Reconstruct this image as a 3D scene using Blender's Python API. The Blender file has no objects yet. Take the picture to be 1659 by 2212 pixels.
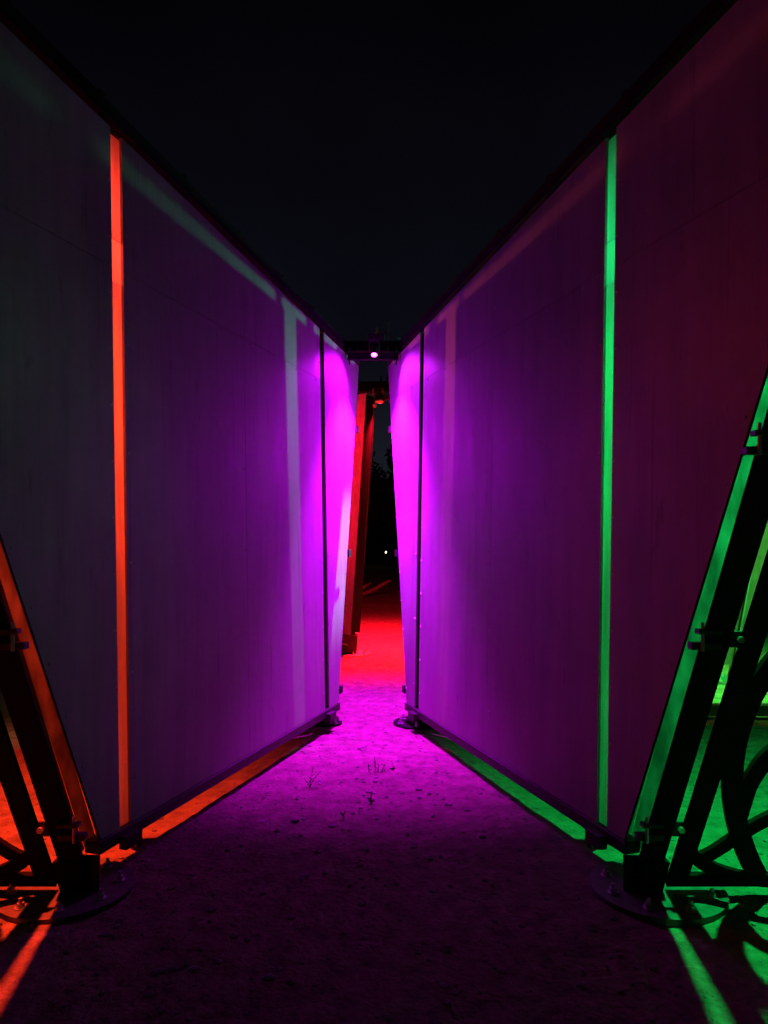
import bpy, bmesh, math, random
from mathutils import Vector, Matrix, noise

SC = bpy.context.scene
COL = SC.collection
random.seed(7)

# ------------------------------------------------------------------ camera
F = 1597.0            # focal length in units of a 1659-wide frame
CX, HY = 829.5, 1170.0
EYE = 1.5
cd = bpy.data.cameras.new('camera')
cam = bpy.data.objects.new('camera', cd)
COL.objects.link(cam)
cam.location = (0, 0, EYE)
cam.rotation_euler = (math.radians(90), 0, 0)
cd.sensor_fit = 'HORIZONTAL'
cd.sensor_width = 36.0
cd.lens = 36.0 * F / 1659.0
cd.shift_y = (HY - 1106.0) / 1659.0
cd.clip_start = 0.05
cd.clip_end = 2000
SC.camera = cam

# ------------------------------------------------------------------ world: night sky
wd = bpy.data.worlds.new('World')
SC.world = wd
wd.use_nodes = True
nt = wd.node_tree
nt.nodes.clear()
wo = nt.nodes.new('ShaderNodeOutputWorld')
bg = nt.nodes.new('ShaderNodeBackground')
tc = nt.nodes.new('ShaderNodeTexCoord')
sx = nt.nodes.new('ShaderNodeSeparateXYZ')
rp = nt.nodes.new('ShaderNodeValToRGB')
nt.links.new(tc.outputs['Generated'], sx.inputs[0])
nt.links.new(sx.outputs['Z'], rp.inputs[0])
sn = nt.nodes.new('ShaderNodeTexNoise')
sn.inputs['Scale'].default_value = 2.6
sn.inputs['Detail'].default_value = 5
nt.links.new(tc.outputs['Generated'], sn.inputs['Vector'])
sr = nt.nodes.new('ShaderNodeValToRGB')
sr.color_ramp.elements[0].position = 0.3
sr.color_ramp.elements[0].color = (0.55, 0.55, 0.60, 1)
sr.color_ramp.elements[1].position = 0.72
sr.color_ramp.elements[1].color = (1.3, 1.3, 1.25, 1)
nt.links.new(sn.outputs['Fac'], sr.inputs[0])
sm = nt.nodes.new('ShaderNodeMix')
sm.data_type = 'RGBA'
sm.blend_type = 'MULTIPLY'
sm.inputs[0].default_value = 1.0
nt.links.new(rp.outputs[0], sm.inputs[6])
nt.links.new(sr.outputs[0], sm.inputs[7])
nt.links.new(sm.outputs[2], bg.inputs[0])
nt.links.new(bg.outputs[0], wo.inputs[0])
cr = rp.color_ramp
cr.elements[0].position = 0.0
cr.elements[0].color = (0.0125, 0.0140, 0.0200, 1)
cr.elements[1].position = 0.62
cr.elements[1].color = (0.0007, 0.0007, 0.0012, 1)
for p, c in ((0.14, (0.0088, 0.0096, 0.0150)), (0.27, (0.0042, 0.0042, 0.0082)), (0.42, (0.0022, 0.0022, 0.0044))):
    e = cr.elements.new(p)
    e.color = (*c, 1)
bg.inputs['Strength'].default_value = 1.0

SC.view_settings.view_transform = 'Standard'
SC.view_settings.look = 'None'
SC.view_settings.exposure = 0
SC.view_settings.gamma = 1
SC.cycles.max_bounces = 8
SC.cycles.diffuse_bounces = 2
SC.cycles.use_denoising = True
SC.cycles.sample_clamp_indirect = 4

# lamp strengths (each belongs to a floodlight built further down)
P_MAGENTA, P_MAGENTA_LENS = 2500, 8
P_RED_FAR = 11000
P_GREEN, P_GREEN_BACK = 420, 80
P_RED, P_RED_BACK = 860, 90
C_MAGENTA = (0.64, 0.003, 1.0)
C_GREEN = (0.004, 1.0, 0.16)
C_GREEN_BACK = (0.02, 1.0, 0.10)
C_ORANGE = (1.0, 0.042, 0.012)
C_RED = (1.0, 0.003, 0.022)

# ------------------------------------------------------------------ materials
def new_mat(name):
    m = bpy.data.materials.new(name)
    m.use_nodes = True
    n = m.node_tree.nodes
    return m, m.node_tree, n['Principled BSDF']

def coords(t, scale=(1, 1, 1), kind='Object'):
    c = t.nodes.new('ShaderNodeTexCoord')
    mp = t.nodes.new('ShaderNodeMapping')
    mp.inputs['Scale'].default_value = scale
    t.links.new(c.outputs[kind], mp.inputs[0])
    return mp.outputs[0]

def noise_node(t, vec, scale, detail=6, rough=0.6):
    n = t.nodes.new('ShaderNodeTexNoise')
    n.inputs['Scale'].default_value = scale
    n.inputs['Detail'].default_value = detail
    n.inputs['Roughness'].default_value = rough
    t.links.new(vec, n.inputs['Vector'])
    return n.outputs['Fac']

def ramp(t, fac, stops):
    r = t.nodes.new('ShaderNodeValToRGB')
    e = r.color_ramp.elements
    e[0].position, e[0].color = stops[0][0], (*stops[0][1], 1)
    e[1].position, e[1].color = stops[-1][0], (*stops[-1][1], 1)
    for p, c in stops[1:-1]:
        x = e.new(p)
        x.color = (*c, 1)
    t.links.new(fac, r.inputs[0])
    return r.outputs[0]

def bump(t, b, fac, strength, dist):
    n = t.nodes.new('ShaderNodeBump')
    n.inputs['Strength'].default_value = strength
    n.inputs['Distance'].default_value = dist
    t.links.new(fac, n.inputs['Height'])
    t.links.new(n.outputs[0], b.inputs['Normal'])

def mat_panel():
    m, t, b = new_mat('painted_sheet')
    v = coords(t, (9, 9, 0.8))
    streak = noise_node(t, v, 1.0, 7, 0.62)
    c1 = ramp(t, streak, [(0.28, (0.29, 0.29, 0.30)), (0.5, (0.37, 0.37, 0.375)), (0.72, (0.43, 0.43, 0.43))])
    blotch = noise_node(t, coords(t, (1, 1, 1)), 2.2, 8, 0.65)
    c2 = ramp(t, blotch, [(0.3, (0.80, 0.80, 0.80)), (0.65, (1, 1, 1))])
    mx = t.nodes.new('ShaderNodeMix')
    mx.data_type = 'RGBA'
    mx.blend_type = 'MULTIPLY'
    mx.inputs[0].default_value = 1
    t.links.new(c1, mx.inputs[6])
    t.links.new(c2, mx.inputs[7])
    t.links.new(mx.outputs[2], b.inputs['Base Color'])
    rr = ramp(t, streak, [(0.3, (0.42,) * 3), (0.7, (0.6,) * 3)])
    t.links.new(rr, b.inputs['Roughness'])
    b.inputs['Specular IOR Level'].default_value = 0.35
    warp = noise_node(t, coords(t, (1, 1, 0.6)), 1.3, 2, 0.4)
    sm_ = t.nodes.new('ShaderNodeMath')
    sm_.operation = 'MULTIPLY_ADD'
    sm_.inputs[1].default_value = 3.0
    t.links.new(warp, sm_.inputs[0])
    t.links.new(blotch, sm_.inputs[2])
    bump(t, b, sm_.outputs[0], 0.25, 0.012)
    # scuffs and rain streaks with shapes of their own
    scuff = noise_node(t, coords(t, (5, 5, 1.1)), 2.4, 9, 0.72)
    drip = noise_node(t, coords(t, (26, 26, 0.45)), 1.0, 4, 0.6)
    c3 = ramp(t, scuff, [(0.30, (0.55, 0.54, 0.52)), (0.40, (1, 1, 1)), (0.66, (1, 1, 1)), (0.72, (1.25, 1.25, 1.25))])
    c4 = ramp(t, drip, [(0.27, (0.62, 0.60, 0.58)), (0.38, (1, 1, 1))])
    last = mx.outputs[2]
    for c in (c3, c4):
        k = t.nodes.new('ShaderNodeMix')
        k.data_type = 'RGBA'
        k.blend_type = 'MULTIPLY'
        k.inputs[0].default_value = 0.8
        t.links.new(last, k.inputs[6])
        t.links.new(c, k.inputs[7])
        last = k.outputs[2]
    t.links.new(last, b.inputs['Base Color'])
    return m

def mat_steel(name, col, rough=0.5, metal=0.0, var=0.35, spec=0.5):
    m, t, b = new_mat(name)
    v = coords(t, (1, 1, 0.35))
    f = noise_node(t, v, 22, 6, 0.65)
    lo = tuple(c * (1 - var) for c in col)
    hi = tuple(min(1, c * (1 + var)) for c in col)
    t.links.new(ramp(t, f, [(0.3, lo), (0.7, hi)]), b.inputs['Base Color'])
    b.inputs['Roughness'].default_value = rough
    b.inputs['Metallic'].default_value = metal
    b.inputs['Specular IOR Level'].default_value = spec
    bump(t, b, f, 0.15, 0.004)
    return m

def mat_ground():
    m, t, b = new_mat('packed_earth')
    v = coords(t)
    big = noise_node(t, v, 0.9, 8, 0.6)
    mid = noise_node(t, v, 9, 8, 0.7)
    fine = noise_node(t, v, 60, 4, 0.7)
    vo = t.nodes.new('ShaderNodeTexVoronoi')
    vo.inputs['Scale'].default_value = 34
    t.links.new(v, vo.inputs['Vector'])
    a = ramp(t, big, [(0.3, (0.24, 0.18, 0.13)), (0.7, (0.36, 0.28, 0.20))])
    c = ramp(t, mid, [(0.3, (0.42, 0.42, 0.42)), (0.66, (1.25, 1.25, 1.25))])
    mx = t.nodes.new('ShaderNodeMix')
    mx.data_type = 'RGBA'
    mx.blend_type = 'MULTIPLY'
    mx.inputs[0].default_value = 1
    t.links.new(a, mx.inputs[6])
    t.links.new(c, mx.inputs[7])
    t.links.new(mx.outputs[2], b.inputs['Base Color'])
    b.inputs['Roughness'].default_value = 0.9
    b.inputs['Specular IOR Level'].default_value = 0.2
    s1 = t.nodes.new('ShaderNodeMath')
    s1.operation = 'MULTIPLY_ADD'
    s1.inputs[1].default_value = 0.5
    t.links.new(fine, s1.inputs[0])
    t.links.new(mid, s1.inputs[2])
    s2 = t.nodes.new('ShaderNodeMath')
    s2.operation = 'MULTIPLY_ADD'
    s2.inputs[1].default_value = -0.35
    t.links.new(vo.outputs['Distance'], s2.inputs[0])
    t.links.new(s1.outputs[0], s2.inputs[2])
    bump(t, b, s2.outputs[0], 0.9, 0.035)
    return m

def mat_plain(name, col, rough=0.8, nscale=12, var=0.3):
    m, t, b = new_mat(name)
    f = noise_node(t, coords(t), nscale, 5, 0.6)
    t.links.new(ramp(t, f, [(0.3, tuple(c * (1 - var) for c in col)), (0.7, tuple(c * (1 + var) for c in col))]), b.inputs['Base Color'])
    b.inputs['Roughness'].default_value = rough
    return m

def mat_emit(name, col, strength):
    m, t, b = new_mat(name)
    b.inputs['Base Color'].default_value = (0.02, 0.02, 0.02, 1)
    b.inputs['Emission Color'].default_value = (*col, 1)
    b.inputs['Emission Strength'].default_value = strength
    return m

M_PANEL = mat_panel()
def mat_strip(name, lo, hi, thru=0.75, face=None):
    m, t, b = new_mat(name)
    tr = t.nodes.new('ShaderNodeBsdfTranslucent')
    f = noise_node(t, coords(t, (14, 14, 1.2)), 1.0, 5, 0.6)
    t.links.new(ramp(t, f, [(0.3, (lo,) * 3), (0.7, (hi,) * 3)]), tr.inputs['Color'])
    b.inputs['Base Color'].default_value = ((face or hi * 0.4),) * 3 + (1,)
    b.inputs['Roughness'].default_value = 0.4
    mx = t.nodes.new('ShaderNodeMixShader')
    mx.inputs[0].default_value = thru
    t.links.new(b.outputs[0], mx.inputs[1])
    t.links.new(tr.outputs[0], mx.inputs[2])
    t.links.new(mx.outputs[0], t.nodes['Material Output'].inputs[0])
    return m
M_STRIP = mat_strip('milky_plastic', 0.42, 0.74)
M_EDGE = mat_strip('weathered_milky_plastic', 0.13, 0.42, 0.94)
M_EDGE_DIM = mat_strip('dimmed_edge_plastic', 0.09, 0.27, 0.94)  # darker copy of the edge plastic, dims the glow of the left strip
M_DIM = mat_strip('shaded_edge_plastic', 0.22, 0.40, 0.95, 0.06)  # shade of the strip's wall-side half put into its colour
M_BLACK = mat_steel('black_steel', (0.022, 0.021, 0.021), 0.55)
M_MATTE = mat_steel('matte_black_paint', (0.010, 0.009, 0.009), 0.85, 0, 0.3, 0.1)
M_RAIL = mat_steel('dark_rail_steel', (0.022, 0.02, 0.02), 0.55)
M_GALV = mat_steel('galvanised_tube', (0.45, 0.45, 0.44), 0.38, 0.35)
M_POST = mat_steel('pale_post_paint', (0.50, 0.48, 0.45), 0.5, 0.0, 0.3)
M_PLATE = mat_steel('plate_steel', (0.14, 0.135, 0.13), 0.5, 0.2)
M_BOLT = mat_steel('zinc_bolt', (0.55, 0.55, 0.55), 0.32, 0.6, 0.15)
M_GROUND = mat_ground()
M_STONE = mat_plain('pebble_stone', (0.22, 0.20, 0.18), 0.85, 30)
M_WEED = mat_plain('dry_stem', (0.045, 0.04, 0.03), 0.8)
M_LEAF = mat_plain('dark_leaf', (0.045, 0.06, 0.03), 0.7, 2, 0.5)
M_BARK = mat_plain('bark', (0.09, 0.07, 0.05), 0.9)
M_WOOD = mat_plain('bleached_wood', (0.42, 0.37, 0.32), 0.85, 6)
M_HILL = mat_plain('hill_scrub', (0.03, 0.035, 0.022), 0.95, 0.5, 0.4)
M_LENS_M = mat_emit('magenta_lens', (1.0, 0.10, 1.0), P_MAGENTA_LENS)
M_LENS_G = mat_emit('green_lens', (0.05, 1.0, 0.2), 8)
M_LENS_R = mat_emit('red_lens', (1.0, 0.03, 0.02), 0.8)
M_LAMP_W = mat_emit('warm_lamp_glass', (1.0, 0.88, 0.62), 9)

# ------------------------------------------------------------------ mesh helpers
class MB:
    def __init__(s):
        s.v, s.f = [], []

    def add(s, vs, fs):
        o = len(s.v)
        s.v += [tuple(p) for p in vs]
        s.f += [tuple(i + o for i in q) for q in fs]

    def hexa(s, p):          # 8 points: bottom ring then top ring
        s.add(p, [(0, 1, 2, 3), (4, 5, 6, 7), (0, 1, 5, 4), (1, 2, 6, 5), (2, 3, 7, 6), (3, 0, 4, 7)])

    def obox(s, c, ax, ay, az):   # centre and three half-axis vectors
        c = Vector(c); ax = Vector(ax); ay = Vector(ay); az = Vector(az)
        s.hexa([c - ax - ay - az, c + ax - ay - az, c + ax + ay - az, c - ax + ay - az,
                c - ax - ay + az, c + ax - ay + az, c + ax + ay + az, c - ax + ay + az])

    def box(s, x0, x1, y0, y1, z0, z1):
        s.hexa([(x0, y0, z0), (x1, y0, z0), (x1, y1, z0), (x0, y1, z0), (x0, y0, z1), (x1, y0, z1), (x1, y1, z1), (x0, y1, z1)])

    def prism(s, a, b):      # two matching polygons
        n = len(a)
        s.add(list(a) + list(b), [tuple(range(n)), tuple(range(n, 2 * n))] + [(i, (i + 1) % n, n + (i + 1) % n, n + i) for i in range(n)])

    def tube(s, pts, rad, n=12, caps=True):
        pts = [Vector(p) for p in pts]
        if not hasattr(rad, '__len__'):
            rad = [rad] * len(pts)
        rings = []
        for i, p in enumerate(pts):
            d = (pts[min(i + 1, len(pts) - 1)] - pts[max(i - 1, 0)]).normalized()
            u = d.cross(Vector((0, 0, 1)))
            if u.length < 1e-3:
                u = d.cross(Vector((1, 0, 0)))
            u.normalize()
            w = d.cross(u)
            rings.append([p + (u * math.cos(2 * math.pi * k / n) + w * math.sin(2 * math.pi * k / n)) * rad[i] for k in range(n)])
        vs = [q for r in rings for q in r]
        fs = []
        for i in range(len(pts) - 1):
            for k in range(n):
                fs.append((i * n + k, i * n + (k + 1) % n, (i + 1) * n + (k + 1) % n, (i + 1) * n + k))
        if caps:
            fs += [tuple(range(n)), tuple((len(pts) - 1) * n + k for k in range(n))]
        s.add(vs, fs)

    def ico(s, c, r, sub=1, squash=(1, 1, 1), jit=0.0):
        bm = bmesh.new()
        bmesh.ops.create_icosphere(bm, subdivisions=sub, radius=1)
        vs = []
        for v in bm.verts:
            k = 1 + random.uniform(-jit, jit)
            vs.append((c[0] + v.co.x * r * squash[0] * k, c[1] + v.co.y * r * squash[1] * k, c[2] + v.co.z * r * squash[2] * k))
        s.add(vs, [tuple(v.index for v in f.verts) for f in bm.faces])
        bm.free()

    def build(s, name, mat, parent=None, bevel=0.0, smooth=False):
        me = bpy.data.meshes.new(name)
        o = bpy.data.objects.new(name, me)
        COL.objects.link(o)
        org = Vector((0, 0, 0))
        if parent is not None:
            o.parent = parent
            q = parent
            while q is not None:
                org += q.location
                q = q.parent
        me.from_pydata([Vector(p) - org for p in s.v], [], s.f)
        bm = bmesh.new()
        bm.from_mesh(me)
        bmesh.ops.recalc_face_normals(bm, faces=bm.faces)
        bm.to_mesh(me)
        bm.free()
        me.materials.append(mat)
        if bevel:
            b = o.modifiers.new('bevel', 'BEVEL')
            b.width = bevel
            b.segments = 2
            b.limit_method = 'ANGLE'
        if smooth:
            for p in me.polygons:
                p.use_smooth = True
        return o

def tag(o, label=None, cat=None, group=None, kind=None):
    if label: o['label'] = label
    if cat: o['category'] = cat
    if group: o['group'] = group
    if kind: o['kind'] = kind
    return o

def thing(name, loc, label, cat, group=None):
    o = bpy.data.objects.new(name, None)
    o.empty_display_size = 0.2
    COL.objects.link(o)
    o.location = loc
    return tag(o, label, cat, group)

AX = -0.095                      # axis of symmetry of the passage
SLOPE = 0.315
DN = math.hypot(SLOPE, 1)
DX, DY = -SLOPE / DN, 1 / DN     # along the right-hand wall, away from the camera
LEAN = 0.016

def W(side, s, h, t=0.0):
    """wall coordinates -> world: s along the wall, h up, t towards the passage"""
    x = 1.2053 + DX * s - DY * t + DY * LEAN * h
    y = 3.11 + DY * s + DX * t - DX * LEAN * h
    return Vector((AX + side * x, y, h))

def s_of_y(y): return (y - 3.11) / DY
def panel_top(s): return 3.42 - 0.10 * (3.11 + DY * s - 3.33)
def near_edge(h): return s_of_y(3.34 - 0.38 * h)
def far_edge(h): return s_of_y(6.02 + 0.21 * h)

def A_dir(side): return Vector((side * 0.11, -0.38, 1.0)).normalized()
def post_pt(side, h, dx=0.0, dy=0.0):
    return Vector((AX + side * (1.206 + 0.11 * h + dx), 3.17 - 0.38 * h + dy, h))

# ------------------------------------------------------------------ ground
def ground_h(x, y):
    k = max(0.0, 1 - max(abs(x) / 14, abs(y - 6) / 16))
    n = noise.noise(Vector((x * 1.3, y * 1.3, 3))) * 0.006 + noise.noise(Vector((x * 5, y * 5, 9))) * 0.006 + noise.noise(Vector((x * 13, y * 13, 5))) * 0.006
    return n * min(1, k * 3)

def make_ground():
    xs = [-400, -150, -60, -30, -16, -10, -7]
    x = -5.0
    mid = []
    while x <= 5.001:
        mid.append(x); x += 0.045
    xs = xs + mid + [7, 10, 16, 30, 60, 150, 400]
    ys = [-300, -100, -40, -16, -7, -3, -1]
    y = 0.4
    while y < 12:
        ys.append(y)
        y += 0.03 + 0.006 * y
    ys += [13, 14.5, 16.5, 19, 22, 26, 31, 38, 48, 62, 80, 110, 180, 400]
    vs = [(a, b, ground_h(a, b)) for b in ys for a in xs]
    n = len(xs)
    fs = [(j * n + i, j * n + i + 1, (j + 1) * n + i + 1, (j + 1) * n + i) for j in range(len(ys) - 1) for i in range(n - 1)]
    m = MB()
    m.add(vs, fs)
    o = m.build('ground', M_GROUND, smooth=True)
    tag(o, kind='structure')

make_ground()

def make_hill():
    m = MB()
    n = 60
    prof = [(0, -0.3), (6, 3.6), (12, 7.6), (22, 9.4), (50, 9.8), (90, -0.5)]
    vs = []
    for i in range(n + 1):
        x = -160 + 320 * i / n
        k = 0.8 + 0.35 * noise.noise(Vector((x * 0.03, 2, 0)))
        for (d, h) in prof:
            vs.append((x, 56 + d + 6 * noise.noise(Vector((x * 0.02, 7, 1))), h * k if h > 0 else h))
    p = len(prof)
    m.add(vs, [(i * p + j, (i + 1) * p + j, (i + 1) * p + j + 1, i * p + j + 1) for i in range(n) for j in range(p - 1)])
    tag(m.build('hills', M_HILL, smooth=True), kind='structure')
make_hill()

# ------------------------------------------------------------------ walls
SLITS = ((0.298, 0.380), (2.805, 2.895))
JOINT_S, JOINT_H = 1.56, 2.77
TH = 0.014

def sheet(m, side, ring, t0=0.0, t1=-TH):
    m.prism([W(side, s, h, t0) for s, h in ring], [W(side, s, h, t1) for s, h in ring])

def make_wall(side):
    tone = 'left' if side < 0 else 'right'
    label = ('pale sheet metal wall on the left with an orange lit slot near its front edge' if side < 0 else
             'pale sheet metal wall on the right with a green lit slot near its front edge')
    root = thing('panel_wall', W(side, 1.4, 0), label, 'wall')
    g = 0.0013
    hb = 0.18
    cols = [(None, SLITS[0][0]), (SLITS[0][1], JOINT_S - g), (JOINT_S + g, SLITS[1][0]), (SLITS[1][1], None)]
    for a, b in cols:
        for lo, hi in ((hb, JOINT_H - g), (JOINT_H + g, None)):
            def L(h): return near_edge(h) if a is None else a
            def R(h): return far_edge(h) if b is None else b
            if hi is None:
                hl = panel_top(L(3.45)); hr = panel_top(R(3.1))
                ring = [(L(lo), lo), (R(lo), lo), (R(hr), hr), (L(hl), hl)]
            else:
                ring = [(L(lo), lo), (R(lo), lo), (R(hi), hi), (L(hi), hi)]
            m = MB()
            sheet(m, side, ring)
            m.build('panel', M_PANEL, root)
    # beam under the sheets
    m = MB()
    a0, a1 = near_edge(0.11) - 0.05, far_edge(0.15) + 0.02
    m.hexa([W(side, a0, 0.122, 0.012), W(side, a1, 0.122, 0.012), W(side, a1, 0.122, -0.07), W(side, a0, 0.122, -0.07),
            W(side, a0, 0.178, 0.012), W(side, a1, 0.178, 0.012), W(side, a1, 0.178, -0.07), W(side, a0, 0.178, -0.07)])
    m.build('bottom_beam', M_RAIL, root, 0.004)
    # rail above the sheets with an open gap under it
    m = MB()
    r0, r1 = near_edge(3.5) - 0.08, far_edge(3.1) + 0.03
    ring = lambda t: [W(side, r0, panel_top(r0) + 0.04, t), W(side, r1, panel_top(r1) + 0.04, t), W(side, r1, panel_top(r1) + 0.115, t), W(side, r0, panel_top(r0) + 0.115, t)]
    m.prism(ring(0.0), ring(-0.06))
    m.build('top_rail', M_MATTE, root, 0.004)
    for s in (-0.55, SLITS[0][0] - 0.03, 0.95, JOINT_S, 2.2, SLITS[1][0] - 0.03, far_edge(3.0) - 0.06):
        m = MB()
        h0, h1 = panel_top(s) - 0.06, panel_top(s) + 0.15
        m.obox(W(side, s, (h0 + h1) / 2, -0.035), (W(side, s + 0.017, 0) - W(side, s, 0)), (W(side, s, 0, 0.018) - W(side, s, 0)), Vector((0, 0, (h1 - h0) / 2)))
        m.build('rail_bracket', M_MATTE, root, 0.002)
    # battens behind joints and along slot edges
    def batten(s0, s1, h0, h1, t0=-TH - 0.001, t1=-0.05, name='stud', mat=M_RAIL):
        mm = MB()
        f0 = h1 if h1 else panel_top(s0) - 0.005
        f1 = h1 if h1 else panel_top(s1) - 0.005
        mm.hexa([W(side, s0, h0, t0), W(side, s1, h0, t0), W(side, s1, h0, t1), W(side, s0, h0, t1),
                 W(side, s0, f0, t0), W(side, s1, f1, t0), W(side, s1, f1, t1), W(side, s0, f0, t1)])
        mm.build(name, mat, root)
    batten(SLITS[0][0] - 0.045, SLITS[0][0] - 0.002, hb, None)
    batten(JOINT_S - 0.03, JOINT_S + 0.03, hb, None)
    batten(SLITS[1][0] - 0.045, SLITS[1][0] - 0.002, hb, None)
    batten(SLITS[1][1] + 0.002, SLITS[1][1] + 0.045, hb, None)
    for s0, s1 in ((-0.8, SLITS[0][0] - 0.047), (0.56, JOINT_S - 0.032), (JOINT_S + 0.032, SLITS[1][0] - 0.047), (SLITS[1][1] + 0.047, 3.3)):
        batten(s0, s1, JOINT_H - 0.03, JOINT_H + 0.03, name='crosspiece')
    # uprights standing behind the slots, one face turned to the lamp
    for sl in SLITS:
        c = W(side, (sl[0] + sl[1]) / 2 + 0.178, 0, -0.12)
        ang = math.radians(-50)
        n1 = Vector((side * math.cos(ang), math.sin(ang), 0))
        n2 = Vector((-n1.y, n1.x, 0))
        top = panel_top(sl[0]) + 0.10
        lift = Vector((side * LEAN * top * DY, -DX * -LEAN * top * -1, top))
        m = MB()
        m.obox(Vector((c.x, c.y, 0.02)) + lift / 2, n1 * 0.012, n2 * 0.10, lift / 2)
        m.build('upright', M_RAIL, root, 0.004)
        m = MB()       # foot block gripping the beam below the slot
        cs = (sl[0] + sl[1]) / 2
        m.obox(W(side, cs, 0.125, 0.03), W(side, cs + 0.06, 0) - W(side, cs, 0), W(side, cs, 0, 0.02) - W(side, cs, 0), (0, 0, 0.03))
        m.build('beam_clamp', M_BLACK, root, 0.003)
    # translucent strip closing the front slot up to a cut below its top
    a, b = SLITS[0]
    for lo, hi in ((hb, 2.71), (2.91, panel_top(b) - 0.01)):
        m = MB()
        sheet(m, side, [(a - 0.012, lo), (b + 0.012, lo), (b + 0.012, hi), (a - 0.012, hi)], -TH - 0.002, -TH - 0.006)
        m.build('slot_strip', M_STRIP, root)
    # screws
    sm = MB()
    sm.ico((0, 0, 0), 0.007, 1)
    first = None
    pts = []
    for sl in SLITS:
        for k in range(12):
            h = 0.32 + k * 0.258
            pts.append((sl[0] - 0.022, h))
            if k % 2 == 0:
                pts.append((sl[1] + 0.022, h + 0.05))
    for k in range(13):
        h = 0.3 + k * 0.235
        pts.append((near_edge(h) + 0.03, h))
        pts.append((far_edge(h) - 0.02, h))
    for k in range(6):
        pts.append((JOINT_S - 0.018, 0.45 + k * 0.5))
    for k in range(8):
        pts.append((0.55 + k * 0.36, JOINT_H - 0.02))
    org = root.location
    for s, h in pts:
        if first is None:
            first = o = sm.build('screw', M_BOLT, root)
            o.data.transform(Matrix.Translation(org))
        else:
            o = first.copy()
            COL.objects.link(o)
            o.parent = root
        o.location = W(side, s, h, 0.002) - org
    return root

for side in (1, -1):
    make_wall(side)

# ------------------------------------------------------------------ leaning posts
def base_plate(root, c, r, nb=8, mat=M_PLATE, z0=0.010, bolts=True):
    m = MB()
    n = 48
    a = [(c[0] + r * math.cos(2 * math.pi * k / n), c[1] + r * math.sin(2 * math.pi * k / n), z0 - 0.02) for k in range(n)]
    b = [(p[0], p[1], z0 + 0.012) for p in a]
    m.prism(a, b)
    pl = m.build('base_plate', mat, root, 0.002)
    for k in range(nb if bolts else 0):
        q = 2 * math.pi * (k + 0.35) / nb
        x, y = c[0] + 0.77 * r * math.cos(q), c[1] + 0.77 * r * math.sin(q)
        mb = MB()
        mb.tube([(x, y, z0 + 0.0135), (x, y, z0 + 0.016)], 0.024, 16)
        mb.tube([(x, y, z0 + 0.016), (x, y, z0 + 0.034)], 0.015, 6)
        mb.tube([(x, y, z0 + 0.034), (x, y, z0 + 0.052)], 0.008, 10)
        mb.build('bolt', M_BOLT, pl)

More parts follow.
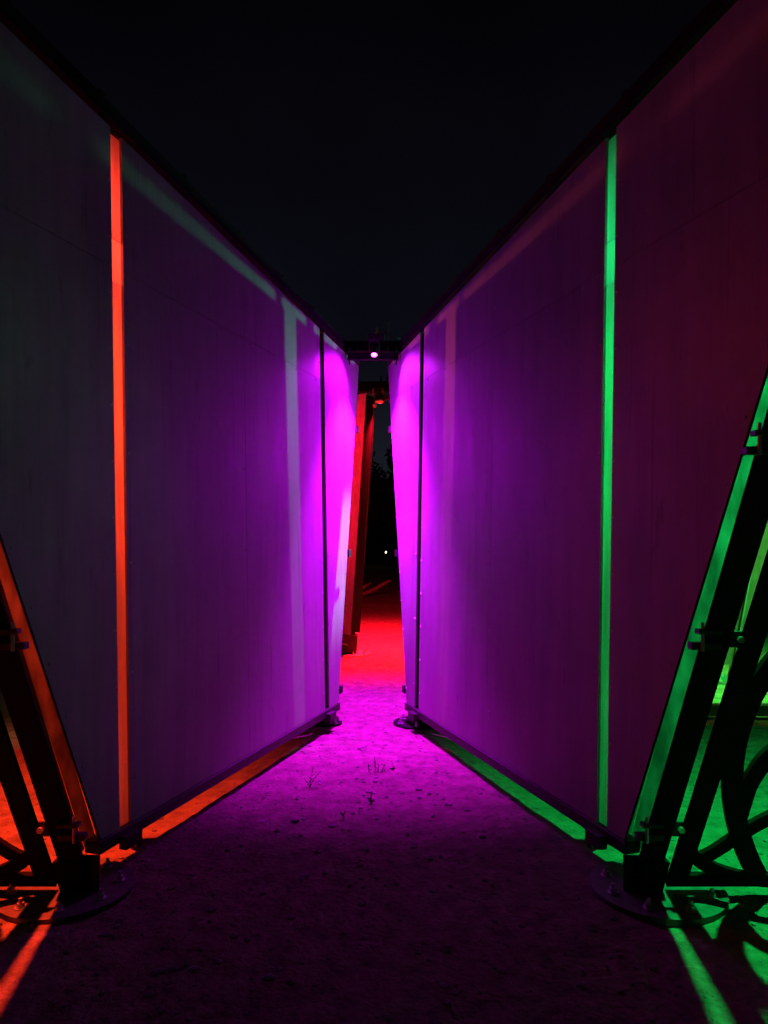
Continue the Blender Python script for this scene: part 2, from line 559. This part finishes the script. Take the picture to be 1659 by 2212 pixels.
def make_post(side):
    label = ('black leaning steel post at the front of the left wall on a round base plate' if side < 0 else
             'black leaning steel post at the front of the right wall on a round base plate')
    base = post_pt(side, 0)
    root = thing('leaning_post', base, label, 'post')
    A = A_dir(side)
    ex = Vector((1, 0, 0))
    ey = A.cross(ex).normalized()
    ex2 = ey.cross(A).normalized()
    top = 3.42
    # shaft: channel of one web and two flanges
    def bar(cx, cy, wx, wy, h0, h1, name, mat, bev=0.004):
        m = MB()
        p0, p1 = post_pt(side, h0, cx, cy), post_pt(side, h1, cx, cy)
        m.obox((p0 + p1) / 2, ex * wx, Vector((0, 1, 0)) * wy, (p1 - p0) / 2)
        return m.build(name, mat, root, bev)
    bar(-0.015, -0.02, 0.053, 0.010, 0.05, top, 'shaft', M_MATTE)
    bar(0.038, 0.010, 0.006, 0.026, 0.05, top, 'flange', M_MATTE)
    # foot
    m = MB()
    b0 = post_pt(side, 0.012, 0.012)
    b1 = post_pt(side, 0.17, 0.004)
    m.obox((b0 + b1) / 2, (0.056, 0, 0), (0, 0.04, 0), (b1 - b0) / 2)
    m.build('foot', M_MATTE, root, 0.006)
    m = MB()
    g = post_pt(side, 0.09, -0.075, 0.0)
    m.obox(g, (0.03, 0, 0), (0, 0.008, 0), (0, 0, 0.08))
    m.build('gusset', M_BLACK, root, 0.003)
    # milky edge strips beside the shaft, lit from behind: one toned down as the shaded half, one clearer
    q0, q1 = 0.10, top - 0.05
    def edge(x0, y0, x1, y1, name, mat):
        m = MB()
        ring = lambda q: [post_pt(side, q, x0, y0), post_pt(side, q, x1, y1), post_pt(side, q, x1 + 0.003, y1 + 0.005), post_pt(side, q, x0 + 0.003, y0 + 0.005)]
        m.prism(ring(q0), ring(q1))
        m.build(name, mat, root)
    m = MB()
    ring = lambda q: [post_pt(side, q, -0.085 + 0.02 * q, 0.300), post_pt(side, q, -0.0065, 0.262), post_pt(side, q, -0.0035, 0.267), post_pt(side, q, -0.082 + 0.02 * q, 0.305)]
    m.prism(ring(q0), ring(q1))
    m.build('edge_strip', M_DIM, root)
    edge(-0.005, 0.257, 0.050, 0.235, 'edge_strip', M_EDGE if side > 0 else M_EDGE_DIM)
    m = MB()       # added opaque plate, unseen, blocks lamp light leaking past the strip
    ring = lambda q: [post_pt(side, q, 0.052, 0.234), post_pt(side, q, 0.046, 0.036), post_pt(side, q, 0.049, 0.036), post_pt(side, q, 0.055, 0.234)]
    m.prism(ring(q0), ring(q1))
    m.build('light_block', M_BLACK, root)
    # clamps
    for h in (0.30, 1.12, 1.80, 2.55):
        for dh in (0.0, 0.055):
            m = MB()
            c = post_pt(side, h + dh, -0.065, -0.045)
            m.obox(c, (0.055 - 0.012 * (dh > 0), 0, 0), (0, 0.02, 0), (0, 0, 0.013 - 0.004 * (dh > 0)))
            cl = m.build('clamp', M_BLACK, root, 0.003)
        m = MB()
        c = post_pt(side, h + 0.028, -0.085, -0.06)
        m.tube([c - Vector((0, 0, 0.045)), c + Vector((0, 0, 0.06))], 0.007, 8)
        m.build('clamp_bolt', M_BOLT, root)
        m = MB()          # tab towards the screen
        c = post_pt(side, h + 0.02, 0.078, -0.01)
        m.obox(c, (0.04, 0, 0), (0, 0.006, 0), (0, 0, 0.03))
        m.build('hinge_tab', M_BLACK, root, 0.002)
        m = MB()
        c = post_pt(side, h + 0.02, 0.07, -0.035)
        m.tube([c, c + Vector((0, 0.03, 0))], 0.013, 6)
        m.build('hinge_bolt', M_BOLT, root)
    base_plate(root, (base.x + side * 0.06, base.y), 0.28)
    return root

for side in (1, -1):
    make_post(side)

# ------------------------------------------------------------------ cut steel screens
def scr(px, py):
    """photo point (1659-wide frame) on the leaning plane of the right screen -> (X from axis, h)"""
    v = (py - HY) / F
    y = 2.58 / (1 - 0.38 * v)
    return (px - CX) / F * y - AX, EYE - v * y

def z4(x, y): return scr(1226.9 + 0.2604 * x, 1382.4 + 0.2604 * y)

def make_screen(side):
    label = ('black cut steel lattice screen left of the left post, orange ground behind it' if side < 0 else
             'black cut steel lattice screen right of the right post, green ground behind it')
    root = thing('lattice_screen', (AX + side * 2.1, 3.15, 0), label, 'screen')
    def S(a, h, t=0.0):
        return Vector((AX + side * a, 3.15 - 0.38 * h - 0.93 * t, h - 0.355 * t))
    TT = 0.012
    def poly(m, ring):
        m.prism([S(a, h, TT) for a, h in ring], [S(a, h, -TT) for a, h in ring])
    a0, a1, h0, h1 = 1.284, 3.05, 0.048, 3.3
    k = 0.11
    def bar(ring, name='frame_bar'):
        m = MB(); poly(m, ring); m.build(name, M_MATTE, root)
    w = 0.08
    bar([(a0 + k * h0, h0), (a0 + w + k * h0, h0), (a0 + w + k * h1, h1), (a0 + k * h1, h1)])
    bar([(a1, h0), (a1 + w, h0), (a1 + w, h1), (a1, h1)])
    bar([(a0 + w + k * h0 + 0.001, h0), (a1 - 0.001, h0), (a1 - 0.001, h0 + 0.055), (a0 + w + k * (h0 + 0.055) + 0.001, h0 + 0.055)])
    bar([(a0 + w + k * h1, h1 - 0.09), (a1 - 0.001, h1 - 0.09), (a1 - 0.001, h1), (a0 + w + k * h1, h1)])
    tt = [0]
    def stroke(pts, width):
        tt[0] += 1
        e = 0.0007 * tt[0]
        n = len(pts)
        L, R = [], []
        for i, p in enumerate(pts):
            q0, q1 = pts[max(i - 1, 0)], pts[min(i + 1, n - 1)]
            dx, dy = q1[0] - q0[0], q1[1] - q0[1]
            l = math.hypot(dx, dy)
            nx, ny = -dy / l * width / 2, dx / l * width / 2
            L.append((p[0] + nx, p[1] + ny)); R.append((p[0] - nx, p[1] - ny))
        m = MB()
        vs = []
        for t in (TT - e, -TT + e):
            vs += [S(*p, t) for p in L] + [S(*p, t) for p in R]
        fs = []
        for i in range(n - 1):
            fs.append((i, i + 1, n + i + 1, n + i))
            fs.append((2 * n + i, 2 * n + i + 1, 3 * n + i + 1, 3 * n + i))
            fs.append((i, i + 1, 2 * n + i + 1, 2 * n + i))
            fs.append((n + i, n + i + 1, 3 * n + i + 1, 3 * n + i))
        for i in (0, n - 1):
            fs.append((i, n + i, 3 * n + i, 2 * n + i))
        m.add(vs, fs)
        m.build('scroll_bar', M_MATTE, root)
    def smooth(pts, k=10):
        out = []
        n = len(pts)
        for i in range(n - 1):
            p0, p1, p2, p3 = pts[max(i - 1, 0)], pts[i], pts[i + 1], pts[min(i + 2, n - 1)]
            for j in range(k):
                t = j / k
                out.append(tuple(0.5 * (2 * p1[c] + (p2[c] - p0[c]) * t + (2 * p0[c] - 5 * p1[c] + 4 * p2[c] - p3[c]) * t * t + (3 * p1[c] - p0[c] - 3 * p2[c] + p3[c]) * t ** 3) for c in (0, 1)))
        out.append(pts[-1])
        return out
    # big ring
    cx, cy, r = 2924, 1165, 1564
    ring = [z4(cx - r * math.cos(q), cy - r * math.sin(q)) for q in [math.radians(-58 + 4 * i) for i in range(30)]]
    ring = [p for p in ring if p[0] < a1 + 0.02 and p[1] > 0.08]
    stroke(ring, 0.08)
    stroke(smooth([z4(1400, 1500), z4(1440, 1370), z4(1490, 1215), z4(1565, 1085), z4(1659, 965), z4(1850, 830), z4(2150, 740), z4(2500, 760)]), 0.07)
    stroke(smooth([z4(1060, 1830), z4(1200, 1760), z4(1375, 1645), z4(1510, 1560), z4(1659, 1480), z4(1900, 1380), z4(2300, 1300), z4(2700, 1330)]), 0.058)
    stroke(smooth([z4(1030, 1780), z4(1100, 1835), z4(1200, 1893), z4(1350, 1945), z4(1560, 1985), z4(1800, 2000)]), 0.056)
    # the same scrolls further up and along the screen
    def loop(ca, ch, rad, q0, q1, wd):
        n = 24
        stroke([(ca + rad * math.cos(q0 + (q1 - q0) * i / n), ch + rad * math.sin(q0 + (q1 - q0) * i / n)) for i in range(n + 1)], wd)
    R = math.radians
    for ca, ch, rad in ((2.60, 0.55, 0.47), (2.55, 1.51, 0.50), (2.50, 2.56, 0.57), (1.95, 2.02, 0.38), (1.99, 2.86, 0.36)):
        loop(ca, ch, rad, 0, 2 * math.pi, 0.06)
    return root

for side in (1, -1):
    make_screen(side)

# ------------------------------------------------------------------ far ends of the walls
def make_end_post(side):
    label = ('dark steel end post behind the far edge of the left wall' if side < 0 else
             'dark steel end post behind the far edge of the right wall')
    c0 = W(side, s_of_y(6.06), 0, -0.11)
    root = thing('end_post', (c0.x, c0.y, 0), label, 'post')
    m = MB()
    p0, p1 = W(side, far_edge(0.02) - 0.05, 0.02, -0.11), W(side, far_edge(3.15) - 0.05, 3.15, -0.11)
    m.obox((p0 + p1) / 2, W(side, 0.045, 0) - W(side, 0, 0), W(side, 0, 0, 0.045) - W(side, 0, 0), (p1 - p0) / 2)
    m.build('shaft', M_RAIL, root, 0.004)
    for h in (0.28, 1.4, 2.5):
        m = MB()
        m.obox(W(side, far_edge(h) + 0.03, h, -0.012), W(side, 0.026, 0) - W(side, 0, 0), W(side, 0, 0, 0.026) - W(side, 0, 0), (0, 0, 0.03))
        cl = m.build('end_bracket', M_BLACK, root, 0.003)
        m = MB()
        q = W(side, far_edge(h) + 0.001, h, -0.012)
        m.tube([q, W(side, far_edge(h) - 0.012, h, -0.012)], 0.008, 8)
        m.build('bracket_bolt', M_BOLT, cl)
    m = MB()
    m.obox(W(side, s_of_y(6.02), 0.10, -0.07), W(side, 0.05, 0) - W(side, 0, 0), W(side, 0, 0, 0.05) - W(side, 0, 0), (0, 0, 0.075))
    m.build('foot', M_BLACK, root, 0.004)
    base_plate(root, (c0.x, c0.y), 0.21 if side > 0 else 0.13, 6, M_MATTE, 0.004)
for side in (1, -1):
    make_end_post(side)

# ------------------------------------------------------------------ lamps
def make_flood(name, label, loc, aim, lens_mat, spot, rim=M_BLACK, hang=0.12, group=None, r=0.06):
    """floodlight: finned can, rim, lens, yoke, and its own spot lamp(s); loc = lens centre"""
    loc = Vector(loc)
    d = Vector(aim).normalized()
    root = thing(name, loc, label, 'lamp', group)
    m = MB()
    m.tube([loc - d * 0.012, loc - d * 0.05, loc - d * 0.11, loc - d * 0.13], [r, r, r * 0.72, r * 0.5], 20)
    hs = m.build('housing', M_BLACK, root)
    m = MB()
    m.tube([loc - d * 0.0115, loc + d * 0.004], [r * 1.12, r * 1.12], 24, caps=False)
    m.tube([loc - d * 0.0115, loc + d * 0.004], [r * 0.98, r * 0.98], 24, caps=False)
    m.build('rim', rim, root)
    m = MB()
    m.tube([loc - d * 0.011, loc - d * 0.008], r * 0.94, 24)
    m.build('lens', lens_mat, root)
    side_v = d.cross(Vector((0, 0, 1)))
    if side_v.length < 0.05:
        side_v = Vector((1, 0, 0))
    side_v.normalize()
    m = MB()
    c = loc - d * 0.05
    up = Vector((0, 0, hang))
    for s in (-1, 1):
        m.tube([c + side_v * s * (r + 0.012), c + side_v * s * (r + 0.012) + up], 0.007, 8)
    m.tube([c - side_v * (r + 0.019) + up, c + side_v * (r + 0.019) + up], 0.008, 8)
    m.build('yoke', M_BLACK, root)
    for i, (power, col, size, blend, rad, dirv) in enumerate(spot):
        ld = bpy.data.lights.new('flood_beam', 'SPOT')
        ld.energy = power
        ld.color = col
        ld.spot_size = math.radians(size)
        ld.spot_blend = blend
        ld.shadow_soft_size = rad
        lo = bpy.data.objects.new('flood_beam', ld)
        COL.objects.link(lo)
        lo.parent = root
        lo.location = d * (0.012 + min(rad, 0.06) * 1.05)
        lo.rotation_euler = Vector(dirv or aim).to_track_quat('-Z', 'Y').to_euler()
    return root

# cross beam between the far wall tops, with the magenta lamp under it
bm_ = thing('cross_beam', (AX, 6.42, 3.05), 'dark steel cross beam joining the two wall tops above the magenta lamp', 'beam')
m = MB(); m.box(AX - 0.33, AX + 0.33, 6.38, 6.46, 3.145, 3.235); m.build('beam', M_MATTE, bm_, 0.004)
m = MB(); m.box(AX - 0.22, AX + 0.22, 6.33, 6.378, 3.06, 3.12); m.build('lamp_bar', M_MATTE, bm_, 0.003)
m = MB(); m.box(AX - 0.05, AX + 0.10, 6.36, 6.44, 3.238, 3.29); m.build('junction_box', M_BLACK, bm_, 0.006)
for x in (-0.20, -0.13, 0.13, 0.20):
    m = MB(); m.tube([(AX + x, 6.35, 3.02), (AX + x, 6.35, 3.18)], 0.006, 8); m.build('bolt', M_BLACK, bm_)
for x, h in ((0.03, 0.07), (0.13, 0.11)):
    m = MB(); m.tube([(AX + x, 6.40, 3.235), (AX + x + 0.005, 6.40, 3.29 + h)], 0.005, 8); m.build('stub_rod', M_BLACK, bm_)
m = MB()
m.tube([(AX + 0.02, 6.40, 3.30), (AX + 0.08, 6.38, 3.33), (AX + 0.15, 6.39, 3.28), (AX + 0.24, 6.40, 3.25)], 0.006, 8)
m.build('cable', M_BLACK, bm_, smooth=True)

make_flood('floodlight', 'glowing magenta floodlight under the cross beam at the end of the passage', (AX + 0.012, 6.24, 3.075), (0, -0.62, -0.78), M_LENS_M,
           [(P_MAGENTA, C_MAGENTA, 84, 1.0, 0.03, (0, 0.0, -1)), (P_MAGENTA * 0.018, (0.62, 0.012, 1.0), 100, 0.9, 0.03, (0.8, -0.2, -0.72)), (P_MAGENTA * 0.024, (0.62, 0.003, 1.0), 100, 0.9, 0.03, (-0.8, -0.2, -0.72))], hang=0.09, r=0.027)

make_flood('floodlight', 'green floodlight on an arm behind the right wall', (1.75, 3.65, 3.25), (0.0, -0.1, -1), M_LENS_G,
           [(P_GREEN * 1.9, C_GREEN, 118, 1.0, 0.05, (0.12, -0.30, -1)), (110, (0.02, 1.0, 0.25), 80, 1.0, 0.34, (-0.92, -0.27, -0.48))])
make_flood('floodlight', 'orange floodlight on an arm behind the left wall', (2 * AX - 1.75, 3.65, 3.25), (0.0, -0.1, -1), M_LENS_R,
           [(P_RED * 1.9, C_ORANGE, 118, 1.0, 0.05, (-0.12, -0.30, -1)), (330, (1.0, 0.04, 0.02), 80, 1.0, 0.34, (0.92, -0.27, -0.48))])
make_flood('floodlight', 'green floodlight on a pole beyond the far end of the right wall', (1.95, 6.8, 3.27), (0.1, -0.2, -0.9), M_LENS_G,
           [(P_GREEN_BACK, (0.03, 1.0, 0.35), 80, 0.8, 0.03, (-0.87, -0.42, -0.30)), (2600, C_GREEN_BACK, 84, 0.8, 0.03, (0.75, 0.75, -1.2))])
make_flood('floodlight', 'red floodlight on a pole beyond the far end of the left wall', (2 * AX - 1.95, 6.8, 3.27), (-0.1, -0.2, -0.9), M_LENS_R,
           [(P_RED_BACK, (1.0, 0.10, 0.08), 88, 0.6, 0.03, (0.87, -0.42, -0.30)), (60, (1.0, 0.05, 0.05), 40, 1.0, 0.03, (2.33, -0.65, -2.0)), (700, C_RED, 46, 0.8, 0.03, (1.62, 3.0, -0.9))])

make_flood('floodlight', 'added unseen pale green floodlight low on a second pole beyond the right wall', (2.1, 7.45, 2.7), (-2.48, -1.3, -1.6), M_LENS_G,
           [(420, (0.20, 1.0, 0.45), 23, 0.9, 0.05, (-2.48, -1.22, -1.35))])  # lamp added out of sight to pale the far end of the left wall
lp2 = thing('lamp_pole', (2.32, 7.62, 0), 'shorter thin black pole added to carry the pale green lamp beyond the right wall', 'pole')
m = MB(); m.tube([(2.32, 7.62, 0), (2.32, 7.62, 2.95)], 0.03, 12); m.build('pole', M_BLACK, lp2)
m = MB(); m.tube([(2.32, 7.62, 2.93), (2.14, 7.48, 2.90), (2.14, 7.475, 2.84)], 0.012, 8); m.build('bracket', M_BLACK, lp2)

def lamp_arm(side):
    x, y = (1.75, 3.65) if side > 0 else (2 * AX - 1.75, 3.65)
    root = thing('gooseneck_bracket', (x, y, 3.3), 'thin black gooseneck holding the ' + ('green' if side > 0 else 'orange') + ' lamp behind the ' + ('right' if side > 0 else 'left') + ' wall', 'bracket')
    e = W(side, s_of_y(3.9), panel_top(0.8) + 0.13, -0.03)
    m = MB(); m.tube([(x, y + 0.01, 3.385), (x, y + 0.01, 3.62), e], 0.014, 8); m.build('arm', M_BLACK, root)
def lamp_pole(side):
    x, y = (1.95, 6.8) if side > 0 else (2 * AX - 1.95, 6.8)
    root = thing('lamp_pole', (x + side * 0.2, y + 0.25, 0), 'thin black pole holding the ' + ('green' if side > 0 else 'red') + ' lamp beyond the far end of the ' + ('right' if side > 0 else 'left') + ' wall', 'pole')
    m = MB(); m.tube([(x + side * 0.2, y + 0.25, 0), (x + side * 0.2, y + 0.25, 3.53)], 0.03, 12); m.build('pole', M_BLACK, root)
    m = MB(); m.tube([(x + side * 0.2, y + 0.25, 3.51), (x, y + 0.04, 3.47), (x, y + 0.04, 3.41)], 0.012, 8); m.build('bracket', M_BLACK, root)
for side in (1, -1):
    lamp_arm(side); lamp_pole(side)

# ------------------------------------------------------------------ structure across the clearing
fp = thing('leaning_post', (-0.40, 9.85, 0), 'red lit leaning post on a round plate beyond the gap between the walls', 'post')
def far_pt(h, dx=0, dy=0): return Vector((-0.46 + 0.066 * h + dx, 9.85 - 0.05 * h + dy, h))
m = MB(); p0, p1 = far_pt(0.27), far_pt(3.42)
m.obox((p0 + p1) / 2, (0.0595, -0.0371, 0), (0.053, 0.085, 0), (p1 - p0) / 2); m.build('shaft', M_POST, fp, 0.006)
m = MB(); p0, p1 = far_pt(1.2, 0.115, 0.0), far_pt(3.44, 0.115, 0.0)
m.tube([p0, p1], 0.008, 8); m.build('conduit', M_RAIL, fp)
m = MB(); m.ico(far_pt(3.28, 0.12, 0.0), 0.03, 2); m.build('conduit_cap', M_GALV, fp)
m = MB(); p0, p1 = far_pt(0.02, -0.03), far_pt(0.265, -0.03)
m.obox((p0 + p1) / 2, (0.125, 0, 0), (0, 0.10, 0), (p1 - p0) / 2); m.build('foot', M_BLACK, fp, 0.008)
for dx, h in ((-0.10, 0.16), (0.06, 0.30)):
    m = MB(); q = far_pt(h, dx, -0.11); m.tube([q, q + Vector((0.07, 0, -0.02))], 0.012, 8); m.build('foot_bolt', M_BOLT, fp)
m = MB(); p0, p1 = far_pt(0.27, 0.0627, -0.0391), far_pt(3.40, 0.0627, -0.0391)
m.obox((p0 + p1) / 2, (0.0026, -0.0016, 0), (0.055, 0.088, 0), (p1 - p0) / 2); m.build('shade_plate', M_MATTE, fp, 0.001)  # black sheet laid over the right face to stand for its shade
base_plate(fp, (-0.46, 9.85), 0.29, 8, M_GALV)

fb = thing('cross_beam', (0.0, 9.9, 3.45), 'dark steel beam high beyond the gap, above the red lit ground', 'beam')
m = MB(); m.box(-0.42, 0.95, 9.95, 10.05, 3.52, 3.66); m.build('beam', M_MATTE, fb, 0.005)
m = MB(); m.box(-0.30, 0.18, 9.88, 9.945, 3.40, 3.46); m.build('lamp_bar', M_RAIL, fb, 0.004)
for x in (-0.14, -0.02, 0.09):
    m = MB(); m.tube([(x, 9.92, 3.36), (x, 9.92, 3.56)], 0.014, 8); m.build('bolt', M_BOLT, fb)
for x in (-0.04, 0.04):
    m = MB(); m.tube([(x, 10.0, 3.66), (x, 10.0, 3.74)], 0.012, 8); m.build('stub_rod', M_BLACK, fb)
make_flood('floodlight', 'dark backed floodlight under the far beam throwing red light on the ground', (-0.06, 9.83, 3.36), (0.0, -0.12, -1), M_LENS_R,
           [(P_RED_FAR * 0.10, C_RED, 110, 1.0, 0.04, (0.05, 0.85, -0.6)), (P_RED_FAR, C_RED, 100, 1.0, 0.04, (0.02, 0.20, -1))], rim=M_GALV, r=0.06)

# right-hand opening seen through the screen
lb = thing('low_beam', (3.2, 6.25, 0), 'grey green low beam lying across the ground behind the right screen', 'beam')
m = MB(); m.box(2.35, 4.6, 6.22, 6.32, 0.03, 0.12); m.build('beam', M_PLATE, lb, 0.006)
for x in (2.5, 4.4):
    m = MB(); m.box(x - 0.06, x + 0.06, 6.21, 6.33, -0.01, 0.028); m.build('foot', M_PLATE, lb)

yp = thing('leaning_post', (3.75, 7.9, 0), 'yellow lit leaning post seen through the edge of the right screen', 'post')
def yel(h, dx=0, dy=0): return Vector((3.78 + 0.14 * h + dx, 7.9 - 0.1 * h + dy, h))
m = MB(); p0, p1 = yel(0.02), yel(3.4); m.obox((p0 + p1) / 2, (0.10, 0.0, 0), (0, 0.05, 0), (p1 - p0) / 2); m.build('shaft', M_PLATE, yp, 0.006)
m = MB(); p0, p1 = yel(0.2, -0.16), yel(3.3, -0.16); m.tube([p0, p1], 0.05, 14); m.build('edge_tube', M_GALV, yp, smooth=True)
base_plate(yp, (3.78, 7.9), 0.28)
make_flood('floodlight', 'yellow floodlight outside the right edge lighting the post behind the screen', (5.4, 6.4, 3.3), (-0.5, 0.45, -0.7), M_LENS_G,
           [(160, (1.0, 0.85, 0.04), 70, 0.8, 0.04, (-1.3, 1.4, -2.2))])

# ------------------------------------------------------------------ small ground things
gm = MB()
BASES = [(post_pt(1, 0).x, 3.17, 0.3), (post_pt(-1, 0).x, 3.17, 0.3), (-0.4, 9.85, 0.3)]
ICO = None
bm = bmesh.new(); bmesh.ops.create_icosphere(bm, subdivisions=1, radius=1)
IV = [v.co.copy() for v in bm.verts]; IF = [tuple(v.index for v in f.verts) for f in bm.faces]; bm.free()
for i in range(9000):
    y = 1.9 + 7.5 * random.random() ** 1.1
    x = random.uniform(-2.2, 2.2)
    if any((x - a) ** 2 + (y - b) ** 2 < r * r for a, b, r in BASES):
        continue
    r = 0.0025 + 0.013 * random.random() ** 5
    sx_, sy_, sz_ = random.uniform(0.8, 1.4), random.uniform(0.8, 1.4), random.uniform(0.5, 0.9)
    z = ground_h(x, y) + r * 0.15
    gm.add([(x + v.x * r * sx_ * random.uniform(0.8, 1.2), y + v.y * r * sy_ * random.uniform(0.8, 1.2), z + v.z * r * sz_) for v in IV], IF)
for i in range(140):
    y = 2.2 + 6.5 * random.random()
    x = random.uniform(-1.6, 1.6)
    if any((x - a) ** 2 + (y - b) ** 2 < r * r for a, b, r in BASES):
        continue
    gm.ico((x, y, ground_h(x, y) + 0.001), random.uniform(0.009, 0.022), 1, (random.uniform(0.8, 1.5), random.uniform(0.7, 1.2), random.uniform(0.35, 0.7)), 0.22)
tag(gm.build('gravel', M_STONE), 'loose gravel scattered over the packed earth of the passage', 'gravel', kind='stuff')

def ground_at(px, py):
    y = EYE * F / (py - HY)
    return (px - CX) / F * y, y

def weed(px, py, stems, label, r=0.0035):
    x, y = ground_at(px, py)
    z = ground_h(x, y) - 0.004
    root = MB()
    for (dx, h, bend, base) in stems:
        pts = [(x + base, y, z), (x + base + dx * 0.3, y + bend * 0.4, z + h * 0.5), (x + base + dx, y + bend, z + h)]
        root.tube(pts, [r, r * 0.9, r * 0.35], 6)
        for k in range(3):
            t = 0.35 + 0.2 * k
            b = Vector(pts[0]).lerp(Vector(pts[2]), t)
            root.tube([b, b + Vector((random.uniform(-0.022, 0.022), random.uniform(-0.015, 0.015), random.uniform(0.0, 0.02)))], [r * 0.8, r * 0.5], 5)
    tag(root.build('weed', M_WEED), label, 'weed', 'dry weeds in the passage')
weed(812, 1668, [(-0.01, 0.10, 0.01, 0.0), (0.012, 0.055, -0.01, 0.012), (0.02, 0.06, 0, 0.04), (-0.005, 0.06, 0.01, -0.045), (0.03, 0.02, -0.02, 0.03)], 'dark upright weed tuft of several stalks in the middle of the passage', 0.0033)
weed(669, 1700, [(0.01, 0.075, 0.0, 0.0), (0.07, 0.10, 0.02, 0.0), (-0.035, 0.06, 0.0, 0.0), (0.02, 0.12, 0.05, 0.0)], 'thin branching dry sprig left of the middle of the passage', 0.0024)
weed(801, 1735, [(0.004, 0.075, 0, 0.0), (-0.02, 0.03, -0.01, 0.005), (0.02, 0.03, -0.01, -0.003)], 'short dark stub of a weed nearest the camera', 0.0055)
weed(742, 1770, [(0.006, 0.05, 0.0, 0.0), (-0.012, 0.03, 0.0, 0.004)], 'tiny weed sprout low left of the short stub', 0.004)
weed(848, 1664, [(0.012, 0.02, 0.0, 0.0), (-0.012, 0.015, 0.0, 0.004)], 'tiny flat weed just right of the upright tuft', 0.006)

def stone(px, py, r, label):
    x, y = ground_at(px, py)
    m = MB(); m.ico((x, y, ground_h(x, y) + r * 0.25), r, 2, (1.2, 0.9, 0.6), 0.12)
    tag(m.build('stone', M_STONE), label, 'stone')
stone(637, 1776, 0.02, 'small stone on the ground between the left wall and the weed sprout')
stone(905, 1722, 0.014, 'small stone on the ground toward the right wall')

def stick(name, pts, r, label):
    m = MB(); m.tube(pts, r, 8); o = m.build(name, M_WOOD, smooth=True); tag(o, label, 'branch', 'pale branches beyond the clearing')
stick('fallen_branch', [(-0.62, 20.2, 0.05), (-0.30, 20.4, 0.16), (0.05, 20.6, 0.36), (0.2, 20.6, 0.42)], [0.05, 0.06, 0.045, 0.02], 'longer pale fallen branch lying in the dark beyond the red ground')
stick('fallen_branch', [(-0.95, 20.0, 0.10), (-0.62, 20.1, 0.22), (-0.36, 20.2, 0.37)], [0.05, 0.05, 0.02], 'shorter pale fallen branch beside the red lit post')

# distant lamp
bl = thing('bollard_light', ((833.5 - CX) / F * 44, 44, 0), 'tiny bright bollard light far away between the walls', 'lamp')
bx = bl.location.x
m = MB(); m.tube([(bx, 44, 0), (bx, 44, 0.82)], 0.05, 12); m.build('post', M_BLACK, bl)
m = MB(); m.tube([(bx, 44, 0.96), (bx, 44, 0.99)], 0.09, 12); m.build('cap', M_BLACK, bl)
m = MB(); m.tube([(bx, 44, 0.822), (bx, 44, 0.91)], 0.036, 12); m.build('lamp_glass', M_LAMP_W, bl)

# ------------------------------------------------------------------ trees
def tree(x, y, H, R, label, seed):
    rnd = random.Random(seed)
    root = thing('tree', (x, y, 0), label, 'tree', 'trees beyond the clearing')
    m = MB()
    th = H * 0.55
    m.tube([(x, y, -0.1), (x + 0.1, y, th * 0.5), (x + rnd.uniform(-0.3, 0.3), y, th), (x, y, H * 0.85)], [0.24, 0.18, 0.12, 0.03], 8)
    clumps = []
    for k in range(16):
        q = rnd.uniform(0, 6.283)
        rr = R * rnd.uniform(0.2, 0.85)
        hz = H * rnd.uniform(0.32, 0.95)
        rr *= 1.15 - abs(hz / H - 0.6)
        c = Vector((x + rr * math.cos(q), y + rr * math.sin(q), hz))
        clumps.append((c, R * rnd.uniform(0.28, 0.48)))
        m.tube([(x, y, min(hz * 0.7, th)), (x * 0.5 + c.x * 0.5, y * 0.5 + c.y * 0.5, hz * 0.85), c], [0.08, 0.05, 0.02], 5)
    m.build('trunk', M_BARK, root)
    m = MB()
    for c, r in clumps:
        for i in range(260):
            d = Vector((rnd.gauss(0, 1), rnd.gauss(0, 1), rnd.gauss(0, 0.8))).normalized() * r * rnd.uniform(0.35, 1.05)
            p = c + d
            u = Vector((rnd.gauss(0, 1), rnd.gauss(0, 1), rnd.gauss(0, 1))).normalized()
            w = u.cross(Vector((rnd.gauss(0, 1), rnd.gauss(0, 1), rnd.gauss(0, 1)))).normalized()
            s = rnd.uniform(0.10, 0.22)
            m.add([p - u * s, p + w * s * 0.6, p + u * s, p - w * s * 0.6], [(0, 1, 2, 3)])
    m.build('crown', M_LEAF, root)
T = [(-2.2, 43, 6.9, 2.3, 'bushy dark tree whose crown rises highest behind the red lit post'),
     (0.9, 46, 6.2, 2.4, 'dark tree with an uneven top in the middle of the gap between the walls'),
     (3.0, 44, 5.6, 2.0, 'lower dark tree at the right side of the gap between the walls'),
     (-7.5, 45, 7.4, 2.8, 'dark tree hidden behind the left wall from the front'),
     (8.0, 47, 6.8, 2.6, 'dark tree hidden behind the right wall from the front'),
     (14.5, 45, 7.6, 2.9, 'dark tree far to the right beyond the green ground')]
for i, (x, y, H, R, lab) in enumerate(T):
    tree(x, y, H * 1.22, R * 1.2, lab, 20 + i)
